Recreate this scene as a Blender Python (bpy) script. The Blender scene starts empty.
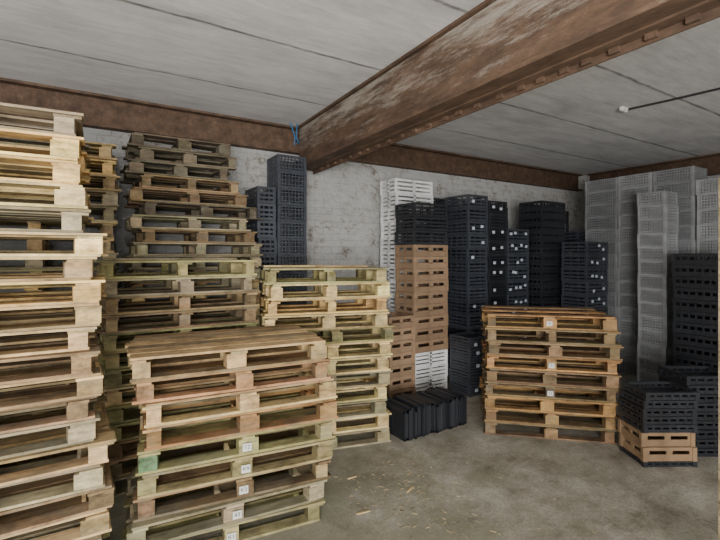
import bpy, bmesh, math, random
from mathutils import Vector, Matrix
random.seed(7)
S=bpy.context.scene; COL=S.collection
YAW=math.radians(32); SN,CS=math.sin(YAW),math.cos(YAW)
HC=1.8; F=440.0; CEIL=3.48; WY=5.45; WX=8.97
def c2r(cx,z): return (cx*CS+z*SN, -cx*SN+z*CS)
def px_on_y(px,y):
    a=(px-360)/F; z=y/(CS-SN*a); return z*(SN+CS*a)

# ---------- materials ----------
def newmat(name):
    m=bpy.data.materials.new(name); m.use_nodes=True
    nt=m.node_tree; b=nt.nodes['Principled BSDF']; return m,nt,b
def N(nt,t,**k):
    n=nt.nodes.new(t)
    for a,v in k.items():
        setattr(n,a,v)
    return n
def ramp(nt,stops):
    r=N(nt,'ShaderNodeValToRGB'); e=r.color_ramp.elements
    e[0].position,e[0].color=stops[0][0],(*stops[0][1],1)
    e[1].position,e[1].color=stops[-1][0],(*stops[-1][1],1)
    for p,c in stops[1:-1]:
        x=e.new(p); x.color=(*c,1)
    return r
def noise(nt,coord,scale,detail=5,rough=.6,vec=(1,1,1)):
    mp=N(nt,'ShaderNodeMapping'); mp.inputs['Scale'].default_value=vec
    nt.links.new(coord,mp.inputs[0])
    n=N(nt,'ShaderNodeTexNoise'); n.inputs['Scale'].default_value=scale
    n.inputs['Detail'].default_value=detail; n.inputs['Roughness'].default_value=rough
    nt.links.new(mp.outputs[0],n.inputs['Vector']); return n
def mix(nt,a,b,fac,mode='MULTIPLY'):
    m=N(nt,'ShaderNodeMix',data_type='RGBA',blend_type=mode)
    for s,v in ((m.inputs[6],a),(m.inputs[7],b),(m.inputs[0],fac)):
        if isinstance(v,bpy.types.NodeSocket): nt.links.new(v,s)
        elif isinstance(v,tuple): s.default_value=(*v,1)
        else: s.default_value=v
    return m.outputs[2]
def bump(nt,b,h,st=.3,dist=.01):
    n=N(nt,'ShaderNodeBump'); n.inputs['Strength'].default_value=st; n.inputs['Distance'].default_value=dist
    nt.links.new(h,n.inputs['Height']); nt.links.new(n.outputs[0],b.inputs['Normal'])

def wood_mat(name,vec):
    m,nt,b=newmat(name)
    tc=N(nt,'ShaderNodeTexCoord'); oi=N(nt,'ShaderNodeObjectInfo'); g=N(nt,'ShaderNodeNewGeometry')
    add=N(nt,'ShaderNodeVectorMath',operation='ADD')
    sc=N(nt,'ShaderNodeVectorMath',operation='SCALE'); sc.inputs[0].default_value=(7,3,5)
    nt.links.new(oi.outputs['Random'],sc.inputs['Scale'])
    nt.links.new(tc.outputs['Object'],add.inputs[0]); nt.links.new(sc.outputs[0],add.inputs[1])
    gr=noise(nt,add.outputs[0],18,8,.78,vec)
    r1=ramp(nt,[(.3,(.23,.205,.17)),(.45,(.70,.67,.62)),(.7,(1.15,1.13,1.08))])
    nt.links.new(gr.outputs[0],r1.inputs[0])
    r2=ramp(nt,[(0,(.34,.31,.27)),(.2,(.64,.58,.49)),(.4,(1.0,.89,.67)),(.6,(.62,.64,.60)),(.8,(1.08,1.0,.80)),(1,(1.32,1.23,1.0))])
    nt.links.new(g.outputs['Random Per Island'],r2.inputs[0])
    st=noise(nt,add.outputs[0],3.5,7,.75)
    r3=ramp(nt,[(.36,(.23,.215,.19)),(.48,(.70,.69,.65)),(.6,(1.05,1.05,1.05))]); nt.links.new(st.outputs[0],r3.inputs[0])
    c=mix(nt,oi.outputs['Color'],r1.outputs[0],.9)
    c=mix(nt,c,r2.outputs[0],1.0); c=mix(nt,c,r3.outputs[0],.85)
    dn=noise(nt,add.outputs[0],2.2,6,.7,(1,1,3)); rd=ramp(nt,[(.5,(0,0,0)),(.68,(.55,.55,.55))]); nt.links.new(dn.outputs[0],rd.inputs[0])
    c=mix(nt,c,(.20,.195,.145),rd.outputs[0],'MIX')
    nt.links.new(c,b.inputs['Base Color']); b.inputs['Roughness'].default_value=.88
    bump(nt,b,gr.outputs[0],.5,.005); return m
WOODX=wood_mat('wood_grain_along_x',(.1,1,1.5))
WOODY=wood_mat('wood_grain_along_y',(1,.1,1.5))
WOODB=wood_mat('wood_block',(.5,.5,2))

def plastic(name,rough=.42):
    m,nt,b=newmat(name); oi=N(nt,'ShaderNodeObjectInfo'); tc=N(nt,'ShaderNodeTexCoord')
    n=noise(nt,tc.outputs['Object'],6,4); r=ramp(nt,[(.3,(.7,.7,.7)),(.7,(1.1,1.1,1.1))]); nt.links.new(n.outputs[0],r.inputs[0])
    nt.links.new(mix(nt,oi.outputs['Color'],r.outputs[0],1.0),b.inputs['Base Color']); b.inputs['Roughness'].default_value=rough
    return m
PLAST=plastic('crate_plastic'); CARD=plastic('crate_board',.8); PAPER=plastic('label_paper',.7)
def flat(name,c,rough=.6,metal=0):
    m,nt,b=newmat(name); tc=N(nt,'ShaderNodeTexCoord'); n=noise(nt,tc.outputs['Object'],9,3)
    r=ramp(nt,[(.3,tuple(x*.8 for x in c)),(.7,c)]); nt.links.new(n.outputs[0],r.inputs[0]); nt.links.new(r.outputs[0],b.inputs['Base Color'])
    b.inputs['Roughness'].default_value=rough; b.inputs['Metallic'].default_value=metal; return m
INK=flat('ink',(.06,.06,.06)); WHITE=flat('white_enamel',(.8,.8,.78),.4); BLUE=flat('blue_cable_sheath',(.03,.18,.4),.4); CONDUIT=flat('black_cable_sheath',(.03,.03,.03),.5)

def floor_mat():
    m,nt,b=newmat('dusty_concrete_floor'); tc=N(nt,'ShaderNodeTexCoord'); o=tc.outputs['Object']
    a=noise(nt,o,2.2,12,.74); r=ramp(nt,[(.34,(.18,.16,.12)),(.45,(.34,.31,.25)),(.55,(.44,.41,.345)),(.68,(.62,.59,.52))]); nt.links.new(a.outputs[0],r.inputs[0])
    f=noise(nt,o,45,8,.85); r2=ramp(nt,[(.35,(.5,.47,.43)),(.6,(1.05,1.05,1.05))]); nt.links.new(f.outputs[0],r2.inputs[0])
    c=mix(nt,r.outputs[0],r2.outputs[0],.85)
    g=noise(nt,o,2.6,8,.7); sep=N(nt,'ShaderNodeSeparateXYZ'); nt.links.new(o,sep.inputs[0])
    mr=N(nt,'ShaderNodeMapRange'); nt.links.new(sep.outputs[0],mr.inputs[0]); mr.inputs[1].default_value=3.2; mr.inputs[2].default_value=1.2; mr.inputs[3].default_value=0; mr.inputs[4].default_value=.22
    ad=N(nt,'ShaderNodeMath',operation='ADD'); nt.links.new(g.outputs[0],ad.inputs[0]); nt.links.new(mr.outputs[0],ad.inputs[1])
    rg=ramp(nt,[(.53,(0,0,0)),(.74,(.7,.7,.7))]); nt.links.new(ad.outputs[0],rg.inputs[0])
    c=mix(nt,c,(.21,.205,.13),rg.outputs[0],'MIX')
    nt.links.new(c,b.inputs['Base Color']); b.inputs['Roughness'].default_value=.9
    bump(nt,b,f.outputs[0],.7,.014); return m
def ceil_mat():
    m,nt,b=newmat('concrete_ceiling_slabs'); tc=N(nt,'ShaderNodeTexCoord'); o=tc.outputs['Object']
    a=noise(nt,o,1.6,9,.7,(.5,1,1)); r=ramp(nt,[(.3,(.55,.55,.56)),(.5,(.74,.74,.75)),(.7,(.86,.86,.86))]); nt.links.new(a.outputs[0],r.inputs[0])
    st=noise(nt,o,9,6,.75,(.2,1.3,1)); rs=ramp(nt,[(.35,(.78,.78,.78)),(.6,(1.03,1.03,1.03))]); nt.links.new(st.outputs[0],rs.inputs[0])
    c=mix(nt,r.outputs[0],rs.outputs[0],.8)
    wob=noise(nt,o,3,4,.6); sep=N(nt,'ShaderNodeSeparateXYZ'); nt.links.new(o,sep.inputs[0])
    w=N(nt,'ShaderNodeMath',operation='MULTIPLY_ADD'); nt.links.new(wob.outputs[0],w.inputs[0]); w.inputs[1].default_value=.05
    nt.links.new(sep.outputs[1],w.inputs[2])
    ad=N(nt,'ShaderNodeMath',operation='ADD'); nt.links.new(w.outputs[0],ad.inputs[0]); ad.inputs[1].default_value=10.98
    dv=N(nt,'ShaderNodeMath',operation='DIVIDE'); nt.links.new(ad.outputs[0],dv.inputs[0]); dv.inputs[1].default_value=1.1
    pp=N(nt,'ShaderNodeMath',operation='FRACT'); nt.links.new(dv.outputs[0],pp.inputs[0])
    sb=N(nt,'ShaderNodeMath',operation='SUBTRACT'); nt.links.new(pp.outputs[0],sb.inputs[0]); sb.inputs[1].default_value=.5
    ab=N(nt,'ShaderNodeMath',operation='ABSOLUTE'); nt.links.new(sb.outputs[0],ab.inputs[0])
    rj=ramp(nt,[(.478,(1,1,1)),(.494,(.25,.24,.23))]); nt.links.new(ab.outputs[0],rj.inputs[0])
    pn=noise(nt,o,2.3,5,.7); rp=ramp(nt,[(.35,(.4,.4,.4)),(.6,(1,1,1))]); nt.links.new(pn.outputs[0],rp.inputs[0])
    nt.links.new(mix(nt,c,rj.outputs[0],rp.outputs[0]),b.inputs['Base Color']); b.inputs['Roughness'].default_value=.9
    bump(nt,b,st.outputs[0],.4,.01); return m
def wall_mat():
    m,nt,b=newmat('whitewashed_wall'); tc=N(nt,'ShaderNodeTexCoord'); o=tc.outputs['Object']
    a=noise(nt,o,3.4,12,.82); r=ramp(nt,[(.36,(.28,.22,.18)),(.41,(.62,.58,.53)),(.46,(.88,.87,.85)),(.6,(.97,.97,.96))]); nt.links.new(a.outputs[0],r.inputs[0])
    mp=N(nt,'ShaderNodeMapping'); mp.inputs['Rotation'].default_value=(math.radians(90),0,0); nt.links.new(o,mp.inputs[0])
    wv=noise(nt,o,5,3,.6); av=N(nt,'ShaderNodeVectorMath',operation='MULTIPLY_ADD'); nt.links.new(wv.outputs['Color'],av.inputs[0]); av.inputs[1].default_value=(.05,.05,.05); nt.links.new(mp.outputs[0],av.inputs[2])
    br=N(nt,'ShaderNodeTexBrick'); br.inputs['Scale'].default_value=1; br.inputs['Brick Width'].default_value=.27; br.inputs['Row Height'].default_value=.09
    br.inputs['Mortar Size'].default_value=.012; br.inputs['Mortar Smooth'].default_value=1; br.inputs['Color1'].default_value=(1,1,1,1); br.inputs['Color2'].default_value=(.9,.89,.88,1); br.inputs['Mortar'].default_value=(.55,.53,.5,1)
    nt.links.new(av.outputs[0],br.inputs[0])
    pb=noise(nt,o,2.5,6,.7); rb=ramp(nt,[(.42,(.08,.08,.08)),(.62,(.6,.6,.6))]); nt.links.new(pb.outputs[0],rb.inputs[0])
    nt.links.new(mix(nt,r.outputs[0],br.outputs[0],rb.outputs[0]),b.inputs['Base Color']); b.inputs['Roughness'].default_value=.9
    f=noise(nt,o,8,10,.8); bump(nt,b,f.outputs[0],1,.14); return m
def rust_mat(name,chalk):
    m,nt,b=newmat(name); tc=N(nt,'ShaderNodeTexCoord'); o=tc.outputs['Object']
    a=noise(nt,o,7,9,.78,(1,.35,1)); r=ramp(nt,[(.3,(.035,.022,.015)),(.46,(.085,.05,.031)),(.6,(.14,.084,.052)),(.76,(.26,.19,.14))]); nt.links.new(a.outputs[0],r.inputs[0])
    s=noise(nt,o,6,12,.85,(1,.22,1.6)); sep=N(nt,'ShaderNodeSeparateXYZ'); nt.links.new(o,sep.inputs[0])
    ma=N(nt,'ShaderNodeMath',operation='MULTIPLY_ADD'); nt.links.new(sep.outputs[2],ma.inputs[0]); ma.inputs[1].default_value=chalk; nt.links.new(s.outputs[0],ma.inputs[2])
    rs=ramp(nt,[(.58,(0,0,0)),(.74,(.75,.75,.75))]); nt.links.new(ma.outputs[0],rs.inputs[0])
    c=mix(nt,r.outputs[0],(.42,.38,.33),rs.outputs[0],'MIX')
    nt.links.new(c,b.inputs['Base Color']); b.inputs['Roughness'].default_value=.8; bump(nt,b,a.outputs[0],.4,.006); return m
FLOOR,CEILM,WALLM=floor_mat(),ceil_mat(),wall_mat()
RUST=rust_mat('rusty_painted_steel',0); RUSTW=rust_mat('rusty_steel_chalky_web',.34)

# ---------- mesh helpers ----------
def boxes(name,lst,mat):
    bm=bmesh.new()
    for t in lst:
        cx,cy,cz,sx,sy,sz=t[:6]; rz=t[6] if len(t)>6 else 0; ty=t[7] if len(t)>7 else 0; tx=t[8] if len(t)>8 else 0
        M=Matrix.Translation((cx,cy,cz))@Matrix.Rotation(rz,4,'Z')@Matrix.Rotation(ty,4,'Y')@Matrix.Rotation(tx,4,'X')@Matrix.Diagonal((sx,sy,sz,1))
        bmesh.ops.create_cube(bm,size=1,matrix=M)
    me=bpy.data.meshes.new(name); bm.to_mesh(me); bm.free(); me.materials.append(mat); return me
def mk(name,me,loc=(0,0,0),rot=0,parent=None,color=None):
    o=bpy.data.objects.new(name,me); o.location=loc; o.rotation_euler=(0,0,rot)
    if parent: o.parent=parent
    if color: o.color=(*color,1)
    COL.objects.link(o); return o
def tag(o,label,cat,group=None,kind=None):
    if label: o['label']=label
    if cat: o['category']=cat
    if group: o['group']=group
    if kind: o['kind']=kind
def struct(name,lst,mat,label,cat):
    o=mk(name,boxes(name,lst,mat)); tag(o,label,cat,kind='structure'); return o

struct('floor',[((WX-4)/2,-.3,-.1,WX+4.4,12,.2)],FLOOR,'dusty grey-brown concrete warehouse floor','floor')
struct('ceiling',[((WX-4)/2,-.3,CEIL+.1,WX+4.4,12,.2)],CEILM,'grey whitewashed concrete slab ceiling with dark joints','ceiling')
struct('wall_back',[((WX-4)/2,WY+.1,CEIL/2,WX+4.4,.2,CEIL)],WALLM,'rough whitewashed masonry back wall','wall')
struct('wall_right',[(WX+.1,-.4,CEIL/2,.2,11.7,CEIL)],WALLM,'rough whitewashed masonry side wall','wall')
struct('wall_left',[(-4.1,-.4,CEIL/2,.2,11.7,CEIL)],WALLM,'rough whitewashed masonry side wall','wall')
struct('wall_front',[(5.5,-6.2,CEIL/2,6.9,.2,CEIL),(-3.6,-6.2,CEIL/2,.8,.2,CEIL),(-.6,-6.2,CEIL-.15,5.3,.2,.3)],WALLM,'unseen whitewashed wall, opening narrowed to darken the right side','wall')  # out of view; opening narrowed to keep daylight off the back right

def channel(name,length,axis,loc,label):
    h=.34
    L=[(0,0,-h/2,length,.03,h-.03),(0,-.05,-.0125,length,.12,.025),(0,-.05,-h+.0125,length,.12,.025)]
    o=mk(name,boxes(name,L,RUST),loc,0 if axis=='x' else -math.pi/2); tag(o,label,'steel beam'); return o
channel('wall_beam',WX+4-.2,'x',((WX-4)/2-.07,WY-.02,CEIL-.001),'rusty brown steel channel beam running along the wall under the ceiling')
channel('wall_beam',9.0,'y',(WX-.02,.75,CEIL-.001),'rusty brown steel channel beam along the side wall')
def main_beam():
    bw=.26; bh=.55; L=9.2; rot=math.radians(-2.0)
    ex,ey=2.48,WY-.145; cx,cy=ex-math.sin(-rot)*L/2,ey-math.cos(rot)*L/2; zt=CEIL-.001
    e=mk('ceiling_beam',None,(cx,cy,zt-bh),rot); tag(e,'large rusty brown steel beam with chalky wear under the ceiling','steel beam')
    mk('web',boxes('web',[(-.03,0,bh/2,.14,L,bh-.06)],RUSTW),parent=e)
    mk('upper_flange',boxes('uf',[(0,0,bh-.012,bw,L,.024)],RUST),parent=e)
    mk('lower_flange',boxes('lf',[(0,0,.015,bw,L,.03)],RUST),parent=e)
    l=[(bw/2-.03,0,-.028,.012,L,.056),(bw/2-.075,0,-.006,.09,L,.012)]
    mk('angle_rail',boxes('rail',l,RUST),parent=e)
    l=[]; y=-L/2+.1; r=random.Random(2)
    while y<L/2-.1:
        l.append((bw/2-.048,y,-.027,.024,.055,.03)); y+=.18+r.uniform(-.04,.04)
    mk('notch_lugs',boxes('lugs',l,RUST),parent=e)
main_beam()

# ---------- pallets ----------
PH=.14; T=.017; BH=PH-3*T
def build_kind(L,W,seed,closed=False):
    r=random.Random(seed); j=lambda a:r.uniform(-a,a)
    ws=[.125,.095,.125,.095,.125] if W>.7 else [.12,.1,.12,.1]
    if closed: ws=[.11,.10,.11,.10,.10,.11]
    n=len(ws); gap=(W-sum(ws))/(n-1); y=-W/2; top=[]
    for i,w in enumerate(ws):
        if closed or not (r.random()<.16 and 0<i<n-1):
            top.append((j(.02),y+w/2+j(.004 if closed else .008),PH-T/2,L+j(.04),w+j(.006 if closed else .015),T-.0022,j(.006 if closed else .014),j(.0006)))
        y+=w+gap
    bwid=.105
    xs=[-L/2+bwid/2+.005,0,L/2-bwid/2-.005]
    cross=[(x+j(.012),0,PH-1.5*T-.0005,bwid-.01+j(.02),W+j(.012),T-.001,j(.012)) for x in xs]
    ys=[-W/2+.05,0,W/2-.05]
    blocks=[(x+j(.02),yy+j(.008),T+BH/2,bwid-.01+j(.028),(.095 if yy else .13)+j(.006),BH,j(.12)) for x in xs for yy in ys]
    bot=[(j(.015),yy+j(.006),T/2+.0005,L+j(.03),(.095 if yy else .13)+j(.01),T-.001,j(.01)) for yy in ys]
    d={'L':L,'W':W}
    d['deck']=boxes('pallet_deck',top,WOODX); d['cross']=[boxes('pallet_cross_board',[c],WOODY) for c in cross]
    d['blocks']=[boxes('pallet_block',[b],WOODB) for b in blocks]; d['bot']=[boxes('pallet_bottom_board',[b],WOODX) for b in bot]
    return d
KINDS={}
def kinds(L,W):
    k=(L,W)
    if k not in KINDS: KINDS[k]=[build_kind(L,W,i*13+int(L*100)) for i in range(7)]+([build_kind(L,W,99,True)] if W==.76 else [])
    return KINDS[k]
def text_mesh(s,size):
    cu=bpy.data.curves.new('t','FONT'); cu.body=s; cu.size=size; cu.extrude=.0006; cu.align_x='CENTER'; cu.align_y='CENTER'
    o=bpy.data.objects.new('t',cu); COL.objects.link(o); bpy.context.view_layer.update()
    me=bpy.data.meshes.new_from_object(o.evaluated_get(bpy.context.evaluated_depsgraph_get()))
    bpy.data.objects.remove(o); me.materials.clear(); me.materials.append(INK); return me
TXT={}
def pallet(x,y,z,rot,L,W,color,label,group,kindi,tagtxt=None,rng=random,sz=1,green=False):
    k=kinds(L,W)[kindi]
    e=mk('pallet',None,(x,y,z),rot); e.scale=(1,1,sz); tag(e,label,'pallet',group)
    def cv(s=.12):
        f=1+rng.uniform(-s,s); return tuple(min(1,c*f*(1+rng.uniform(-.06,.06))) for c in color)
    mk('top_deck',k['deck'],parent=e,color=cv(.18))
    for m in k['cross']: mk('cross_board',m,parent=e,color=cv(.35))
    for bi,m in enumerate(k['blocks']):
        o=mk('block',m,parent=e,color=cv(.4))
        if green and bi==0: o.color=(.17,.34,.22,1); o['label']='faded green painted block'
    for m in k['bot']: mk('bottom_board',m,parent=e,color=cv(.35))
    if tagtxt:
        t=mk('paper_tag',boxes('tag',[(0,0,0,.055,.002,.05)],PAPER),(.0,-W/2-.014,T+BH/2),parent=e,color=(.65,.65,.62))
        if tagtxt not in TXT: TXT[tagtxt]=text_mesh(tagtxt,.036)
        q=mk('tag_lettering',TXT[tagtxt],(0,-.002,0),parent=t); q.rotation_euler=(math.pi/2,0,0)
    return e
def pstack(fx,fy,rot,n,L,W,colors,label,group,seed,jit=.02,offs=None,tags=None,rj=.025,sz=1,lens=None,green=(),closed=False):
    r=random.Random(seed); c,s=math.cos(rot),math.sin(rot)
    for i in range(n):
        Li=lens(i) if lens else L
        ox=r.uniform(-jit,jit)+(offs(i) if offs else 0); oy=r.uniform(-jit,jit)*.7
        lx,ly=Li/2+ox,W/2+oy
        col=colors(i,r) if callable(colors) else r.choice(colors)
        lb=label+(' and one green block' if i in green else '')
        ki=r.randrange(7)
        if closed and i==n-1: ki=7
        pallet(fx+c*lx-s*ly,fy+s*lx+c*ly,i*PH*sz,rot+r.uniform(-rj,rj),Li,W,col,lb,group,ki,tags.get(i) if tags else None,r,sz,i in green)
PINE=(.76,.57,.30); PALE=(.84,.70,.44); GREY=(.34,.315,.255); DARKW=(.11,.095,.08); OR=(.44,.275,.145); OLIVE=(.36,.345,.205); TAN=(.50,.39,.25); BRN=(.28,.205,.14)
pstack(.03-1.2,2.47,0,22,1.2,.8,lambda i,r:r.choice([PINE,PALE,TAN,PALE,PINE,GREY,OR,BRN] if i>11 else [TAN,GREY,OLIVE,BRN,GREY,BRN,TAN]),'weathered pine pallet in a tall leaning stack','pallets in the tall near stack',1,.032,
       offs=lambda i:(.05 if i<9 else 0 if i<13 else .035 if i<17 else -.04),sz=.80,rj=.04)
pstack(.24-1.2,4.57,0,20,1.2,.8,[TAN,PINE,GREY,OLIVE],'greyish wooden pallet in a stack against the wall','pallets in the stack by the wall',2,.02)
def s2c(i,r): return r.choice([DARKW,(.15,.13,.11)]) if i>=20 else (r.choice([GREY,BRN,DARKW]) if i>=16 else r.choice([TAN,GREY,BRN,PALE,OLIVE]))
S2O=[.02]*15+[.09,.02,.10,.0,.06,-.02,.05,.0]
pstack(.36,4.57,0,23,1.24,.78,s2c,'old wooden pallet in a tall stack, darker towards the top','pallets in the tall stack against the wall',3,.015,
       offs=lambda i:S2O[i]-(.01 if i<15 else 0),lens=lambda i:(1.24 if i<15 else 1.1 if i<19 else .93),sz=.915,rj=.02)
pstack(.10,3.74,0,13,1.18,.79,[OLIVE,TAN,OLIVE,GREY,BRN],'dusty olive-tinged wooden pallet in a middle stack','pallets in the waist-high dusty stack',4,.018,sz=.965)
pstack(1.37,3.72,math.radians(-15),12,1.14,.72,[PALE,PINE,OLIVE,PALE,GREY],'pale yellowish wooden pallet in a loosely piled stack','pallets in the pale loose stack',5,.03,
       offs=lambda i:(.0,.02,-.01)[i%3])
pstack(.26,2.78,math.radians(-6),9,1.2,.76,lambda i,r:(TAN if i==8 else (.42,.27,.165) if i==7 else OR if i==5 else r.choice([TAN,GREY,PALE,OLIVE,BRN])),'worn wooden pallet in a chest-high stack','pallets in the front stack',6,.022,
       offs=lambda i:((-.10,-.06,.0)[i] if i<3 else -.04 if i>6 else 0),tags={0:'K1',1:'43',2:'K3',3:'K9',4:'12'},rj=.02,sz=.97,green=(4,),closed=True)
x,y=c2r(1.27,4.40)
pstack(x,y,math.radians(-44.5),9,1.2,.8,[OR,BRN,OR,(.34,.23,.135),BRN],'orange-brown wooden pallet in a neat stack','pallets in the free-standing orange-brown stack',8,.025,tags={3:'12',5:'7',8:'4'},sz=.96)
def board(x,y,z,rot,L,label,col):
    o=mk('loose_board',boxes('loose_board',[(0,0,.009,L,.09,.018)],WOODX),(x,y,z),rot,color=col); tag(o,label,'wooden board','loose boards')
zt=12*PH
board(1.78,4.12,zt,math.radians(-10),.6,'pale loose board lying on the pale pallet stack',PALE)
board(2.15,3.78,zt,math.radians(-20),.5,'short loose board lying on the pale pallet stack',TAN)
board(.85,4.9,23*PH*.915,math.radians(9),.8,'dark loose board on the tall pallet stack',DARKW)
board(.7,4.1,13*PH*.965,math.radians(4),1.0,'grey loose board on the dusty pallet stack',GREY)

# ---------- crates ----------
CR={}
def crate_mesh(style,w,d,h):
    k=(style,w,d,h)
    if k in CR: return CR[k]
    l=[]; t=.012; H=h-.002
    l.append((0,0,.008,w-.02,d-.02,.012))
    for sx in (-1,1):
        for sy in (-1,1):
            l.append((sx*(w/2-.018),sy*(d/2-.018),H/2,.036,.036,H))
    def side(length,place):
        out=[]
        if style=='slot':
            out.append((0,H-.014,length,.028,t*1.8)); out.append((0,.02,length,.036,t*1.4))
            for i in (1,2): out.append((0,.02+(H-.04)*i/3,length,.028,t))
            n=max(3,int(length/.11))
            for i in range(n+1): out.append((-length/2+length*i/n,H/2,.014,H-.01,t*1.2))
        elif style=='wslot':
            m=3
            for i in range(m+1): out.append((0,.016+(H-.032)*i/m,length,.032,t*1.2))
            for i in range(3): out.append((-length/2+length*i/2,H/2,.035,H-.01,t*1.2))
        elif style=='grid':
            out.append((0,H-.012,length,.024,t*1.6)); out.append((0,.014,length,.026,t))
            m=max(2,int(h/.045))
            for i in range(1,m): out.append((0,H*i/m,length,.012,t*.8))
            n=max(4,int(length/.042))
            for i in range(n+1): out.append((-length/2+length*i/n,H/2,.013,H-.01,t*.9))
        elif style=='fine':
            out.append((0,H-.008,length,.016,t*1.0)); out.append((0,.010,length,.018,t))
            m=max(2,int(h/.034))
            for i in range(1,m): out.append((0,H*i/m,length,.015,t*.9))
            n=max(4,int(length/.032))
            for i in range(n+1): out.append((-length/2+length*i/n,H/2,.014,H-.01,t*.9))
        elif style=='board':
            out.append((0,H*.88,length,H*.24,t)); out.append((0,H*.25,length,H*.48,t))
            for a,b in ((-.5,-.40),(-.06,.06),(.40,.5)):
                out.append(((a+b)/2*length,H*.6,(b-a)*length,H*.34,t))
        elif style=='nest':
            rim=min(.04,H*.3)
            out.append((0,H-rim/2,length,rim,t*2.6)); out.append((0,H*.35,length,H*.15,t*1.2)); out.append((0,H*.15,length,H*.28,t))
            n=max(3,int(length/.07))
            for i in range(n+1): out.append((-length/2+length*i/n,H/2,.022,H-.01,t*1.4))
        for o in out: place(*o)
    for sg in (-1,1):
        side(w-.03,lambda u,z,lu,lz,th,sg=sg:l.append((u,sg*(d/2-.018+.004),z,lu,th,lz)))
        side(d-.03,lambda u,z,lu,lz,th,sg=sg:l.append((sg*(w/2-.018+.004),u,z,th,lu,lz)))
    me=boxes('crate_body',l,CARD if style=='board' else PLAST); CR[k]=me; return me
BLACK=(.022,.024,.029); CHAR=(.05,.056,.07); GREYP=(.26,.265,.275); LG=(.33,.335,.345); WH=(.85,.85,.85); KRAFT=(.33,.215,.13)
LAB=boxes('crate_label',[(0,0,0,.055,.002,.04)],PAPER)
def cstack(x,y,rot,w,d,levels,label,group,seed,tagp=0,jit=.008,nt=2):
    r=random.Random(seed); z=0; c,s=math.cos(rot),math.sin(rot)
    for st,h,colr,cnt in levels:
        for i in range(cnt):
            lx,ly=w/2+r.uniform(-jit,jit),d/2+r.uniform(-jit,jit)
            f=1+r.uniform(-.15,.15)
            o=mk('crate',crate_mesh(st,w,d,h),(x+c*lx-s*ly,y+s*lx+c*ly,z),rot+r.uniform(-.012,.012),color=tuple(v*f for v in colr))
            if st=='board': nm='brown kraft fruit crate'
            else:
                b=sum(colr)/3; nm=('white' if b>.7 else 'light grey' if b>.31 else 'grey' if b>.14 else 'charcoal' if b>.04 else 'black')+' plastic crate'
            tag(o,nm+' '+label,'crate',group)
            for q in range(nt):
                if r.random()<tagp: mk('label_sticker',LAB,(((q+.5)/nt-.5+r.uniform(-.08,.08))*w*.8,-d/2-.004,h*r.uniform(.3,.75)),parent=o,color=(.62,.68,.78))
            z+=h
cstack(1.69,4.93,0,.225,.45,[('slot',.2,CHAR,13)],'stacked against the wall beside pallets','dark crates beside pallets',11)
cstack(1.935,4.93,0,.375,.36,[('grid',.2,CHAR,15)],'in a tall stack by the wall','tall dark crates by the beam',12,0,.004)
wx=px_on_y(396,4.9)
cstack(wx,4.9,0,.68,.38,[('wslot',.205,WH,14)],'in a tall stack by the wall','white crates against the wall',13)
fx=px_on_y(414,4.38)
cstack(fx,4.38,0,.58,.4,[('wslot',.18,WH,3),('board',.155,KRAFT,9),('slot',.18,BLACK,3)],'in a mixed stack','mixed crate stack',14)
cstack(fx-.45,4.3,0,.40,.4,[('board',.15,KRAFT,7)],'in a low stack','low kraft crates',15)
bw='in a tall stack by the wall'
cstack(max(wx+.72,4.3),5.0,0,.36,.36,[('slot',.19,BLACK,14)],bw,'black crates behind',30)
cstack(4.57,4.45,0,.40,.48,[('slot',.19,CHAR,14)],bw,'tall charcoal crates',16,.35)
cstack(4.99,4.45,0,.40,.48,[('grid',.2,BLACK,13)],bw,'tall black crates',17,.75)
cstack(5.41,4.45,0,.50,.48,[('slot',.2,CHAR,11)],bw,'charcoal crates by the wall',18,.75,nt=4)
cstack(5.95,4.25,0,.6,.42,[('nest',.12,BLACK,22)],'nested in a tall ribbed stack','tall nested black crates',19)
cstack(5.0,5.02,0,.5,.36,[('slot',.2,BLACK,12)],bw,'black crates behind',37)
cstack(5.55,4.97,0,.5,.38,[('grid',.2,BLACK,13)],bw,'black crates behind',31)
cstack(6.25,4.97,0,.5,.38,[('slot',.2,BLACK,11)],bw,'black crates behind',32)
cstack(6.28,3.72,0,.54,.42,[('slot',.2,CHAR,10)],'in a labelled stack','labelled charcoal crates',20,.6,nt=3)
cstack(6.93,4.25,0,.5,.42,[('slot',.2,CHAR,11)],'in the corner','charcoal crates in the corner',33)
cstack(6.9,4.8,0,.6,.5,[('slot',.2,BLACK,13)],'in the corner','black crates in the corner',36)
sw='in a towering stack by the side wall'
cstack(6.95,3.64,0,.4,.52,[('fine',.2,GREYP,15)],sw,'tall grey crates',21)
cstack(6.92,3.15,0,.4,.47,[('fine',.2,(.29,.295,.305),15)],sw,'tall grey crates',22)
cstack(6.92,2.62,0,.4,.51,[('fine',.2,GREYP,15)],sw,'tall grey crates',23)
cstack(6.92,2.05,0,.4,.55,[('fine',.2,LG,14)],sw,'tall light grey crates',24)
cstack(6.55,2.80,0,.35,.36,[('fine',.19,LG,14)],'in a tall stack','tall light grey crates in front',25)
cstack(6.2,2.1,0,.6,.48,[('nest',.14,BLACK,13)],'in a chest-high nested stack','nested black crates',26)
R=math.radians(-32)
x,y=c2r(2.40,3.72)
cstack(x,y,R+.02,.46,.34,[('nest',.05,BLACK,1),('board',.12,(.28,.18,.10),2),('nest',.07,BLACK,5)],'in a low stack beside the pallets','low mixed crates',27,0,.012)
x,y=c2r(2.92,3.92)
cstack(x,y,R,.5,.38,[('nest',.08,BLACK,9)],'in a low stack','low nested crates',28)
cstack(4.12,3.98,0,.42,.36,[('slot',.15,CHAR,5)],'in a low labelled stack','low crates by the wall',29,.6)

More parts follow.
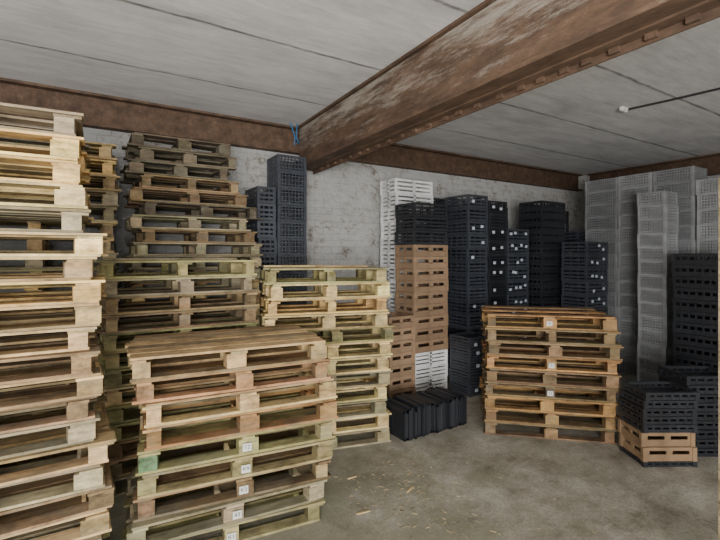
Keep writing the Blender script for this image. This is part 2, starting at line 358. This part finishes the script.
def fin_mesh(w,d,t):
    l=[(0,0,w/2,t*.45,d-.01,w-.01)]
    l+=[(0,0,w-.012,t,d,.024),(0,0,.012,t,d,.024),(0,-d/2+.012,w/2,t,.024,w),(0,d/2-.012,w/2,t,.024,w)]
    for i in range(1,6): l.append((0,-d/2+d*i/6,w/2,t*.8,.012,w-.02))
    return boxes('folded_tray',l,PLAST)
def side_row():
    r=random.Random(3); x=2.62
    ms=[fin_mesh(w,.40,.021) for w in (.285,.29,.30,.31)]
    for i in range(34):
        f=r.uniform(.7,1.7)
        o=mk('folded_tray',r.choice(ms),(x,3.57+r.uniform(-.018,.018),0),r.uniform(-.004,.004),color=tuple(c*f for c in BLACK))
        tag(o,'thin black folded tray standing on edge in a floor row','plastic tray','black folded trays on edge'); x+=.0252
side_row()

# ---------- ceiling lamp + cable ----------
def revolve(name,prof,mat,seg=20):
    bm=bmesh.new(); rings=[]
    for rr,z in prof: rings.append([bm.verts.new((rr*math.cos(2*math.pi*k/seg),rr*math.sin(2*math.pi*k/seg),z)) for k in range(seg)])
    for a,b in zip(rings,rings[1:]):
        for k in range(seg): bm.faces.new((a[k],a[(k+1)%seg],b[(k+1)%seg],b[k]))
    bm.faces.new(rings[0][::-1]); bm.faces.new(rings[-1])
    bmesh.ops.recalc_face_normals(bm,faces=bm.faces)
    me=bpy.data.meshes.new(name); bm.to_mesh(me); bm.free(); me.materials.append(mat)
    for p in me.polygons: p.use_smooth=True
    return me
def tube(name,pts,r,mat):
    cu=bpy.data.curves.new(name,'CURVE'); cu.dimensions='3D'; cu.bevel_depth=r; cu.bevel_resolution=2
    sp=cu.splines.new('POLY'); sp.points.add(len(pts)-1)
    for p,q in zip(sp.points,pts): p.co=(*q,1)
    o=bpy.data.objects.new(name,cu); COL.objects.link(o); bpy.context.view_layer.update()
    me=bpy.data.meshes.new_from_object(o.evaluated_get(bpy.context.evaluated_depsgraph_get())); bpy.data.objects.remove(o)
    me.materials.clear(); me.materials.append(mat); return me
lx,ly=5.24,2.66
e=mk('ceiling_lamp',None,(lx,ly,CEIL)); tag(e,'small white bare-bulb lamp fixed to the concrete ceiling','lamp')
mk('lamp_base',revolve('lb',[(.03,-.0005),(.03,-.02),(.022,-.03),(.022,-.05)],WHITE),parent=e)
q=mk('bulb',revolve('bulb',[(.014,0),(.018,.03),(.033,.06),(.034,.08),(.024,.1),(.005,.11)],WHITE),(0,0,-.035),parent=e); q.rotation_euler=(0,math.radians(-75),0)
o=mk('ceiling_cable',tube('cab',[(lx+.03,ly-.01,CEIL-.013),(lx+.1,ly-.4,CEIL-.013),(lx+.16,ly-.9,CEIL-.013),(lx+.25,ly-1.7,CEIL-.013)],.012,CONDUIT)); tag(o,'thin dark cable running across the ceiling from the lamp','cable')
o=mk('blue_cable',tube('bc',[(2.3,5.2,3.476),(2.29,5.2,3.3),(2.32,5.19,3.24),(2.25,5.18,3.2),(2.27,5.19,3.3),(2.21,5.2,3.476)],.008,BLUE)); tag(o,'loop of thin blue cable hanging beside the beam end','cable')

x,y=c2r(1.905,2.25)
o=mk('wooden_post',boxes('post',[(0,0,1.1,.08,.08,2.2)],WOODB),(x,y,0),R,color=(.72,.64,.5)); tag(o,'pale wooden post standing on the floor','post')

def debris():
    r=random.Random(5); l=[]
    while len(l)<420:
        if len(l)%4: cx=r.gauss(.22,.32); z=r.uniform(2.4,4.0)
        else: cx=r.uniform(-.3,2.0); z=r.uniform(1.7,4.2)
        x,y=c2r(cx,z)
        if x<1.65 and y>2.3: continue
        if y>3.2 or z>4.0 and cx>1: continue
        l.append((x,y,.002,r.uniform(.006,.04),r.uniform(.0015,.005),.003,r.uniform(0,3.14)))
    o=mk('wood_splinters',boxes('debris',l,WOODB),color=(.60,.51,.36)); tag(o,'scattered pale wood splinters and straw on the floor','debris',kind='stuff')
debris()
r=random.Random(9)
for i,(px,py) in enumerate([(363,513),(410,490),(352,478)]):
    z=HC*F/(py-255); x,y=c2r((px-360)/F*z,z)
    o=mk('wood_scrap',boxes('scrap',[(0,0,.004,.08+.04*r.random(),.013,.007)],WOODX),(x,y,0),r.uniform(-.6,.6),color=PALE); tag(o,'small pale wood scrap lying on the concrete floor','wood scrap','wood scraps')

# ---------- light ----------
w=bpy.data.worlds.new('World'); S.world=w; w.use_nodes=True
w.node_tree.nodes['Background'].inputs[0].default_value=(.93,.96,1,1); w.node_tree.nodes['Background'].inputs[1].default_value=2.2
def area(loc,target,sx,sy,e,col):
    l=bpy.data.lights.new('area','AREA'); l.shape='RECTANGLE'; l.size=sx; l.size_y=sy; l.energy=e; l.color=col
    o=bpy.data.objects.new('doorway_and_fill_light',l); o.location=loc
    o.rotation_euler=(Vector(target)-Vector(loc)).to_track_quat('-Z','Y').to_euler(); COL.objects.link(o)
area((-1.4,-2.6,1.5),(.4,3.5,2.7),2.2,1.8,560,(1,.98,.94))
area((2.6,-3.8,1.4),(2.8,3,1.2),2.2,1.6,40,(1,.98,.95))  # weak fill lamp added inside the room, right of the opening
cam=bpy.data.cameras.new('cam'); co=bpy.data.objects.new('camera',cam); COL.objects.link(co)
co.location=(0,0,HC); co.rotation_euler=(math.pi/2,0,-YAW); cam.sensor_width=36; cam.lens=F/720*36; cam.shift_y=-15/720; cam.clip_start=.05
S.camera=co
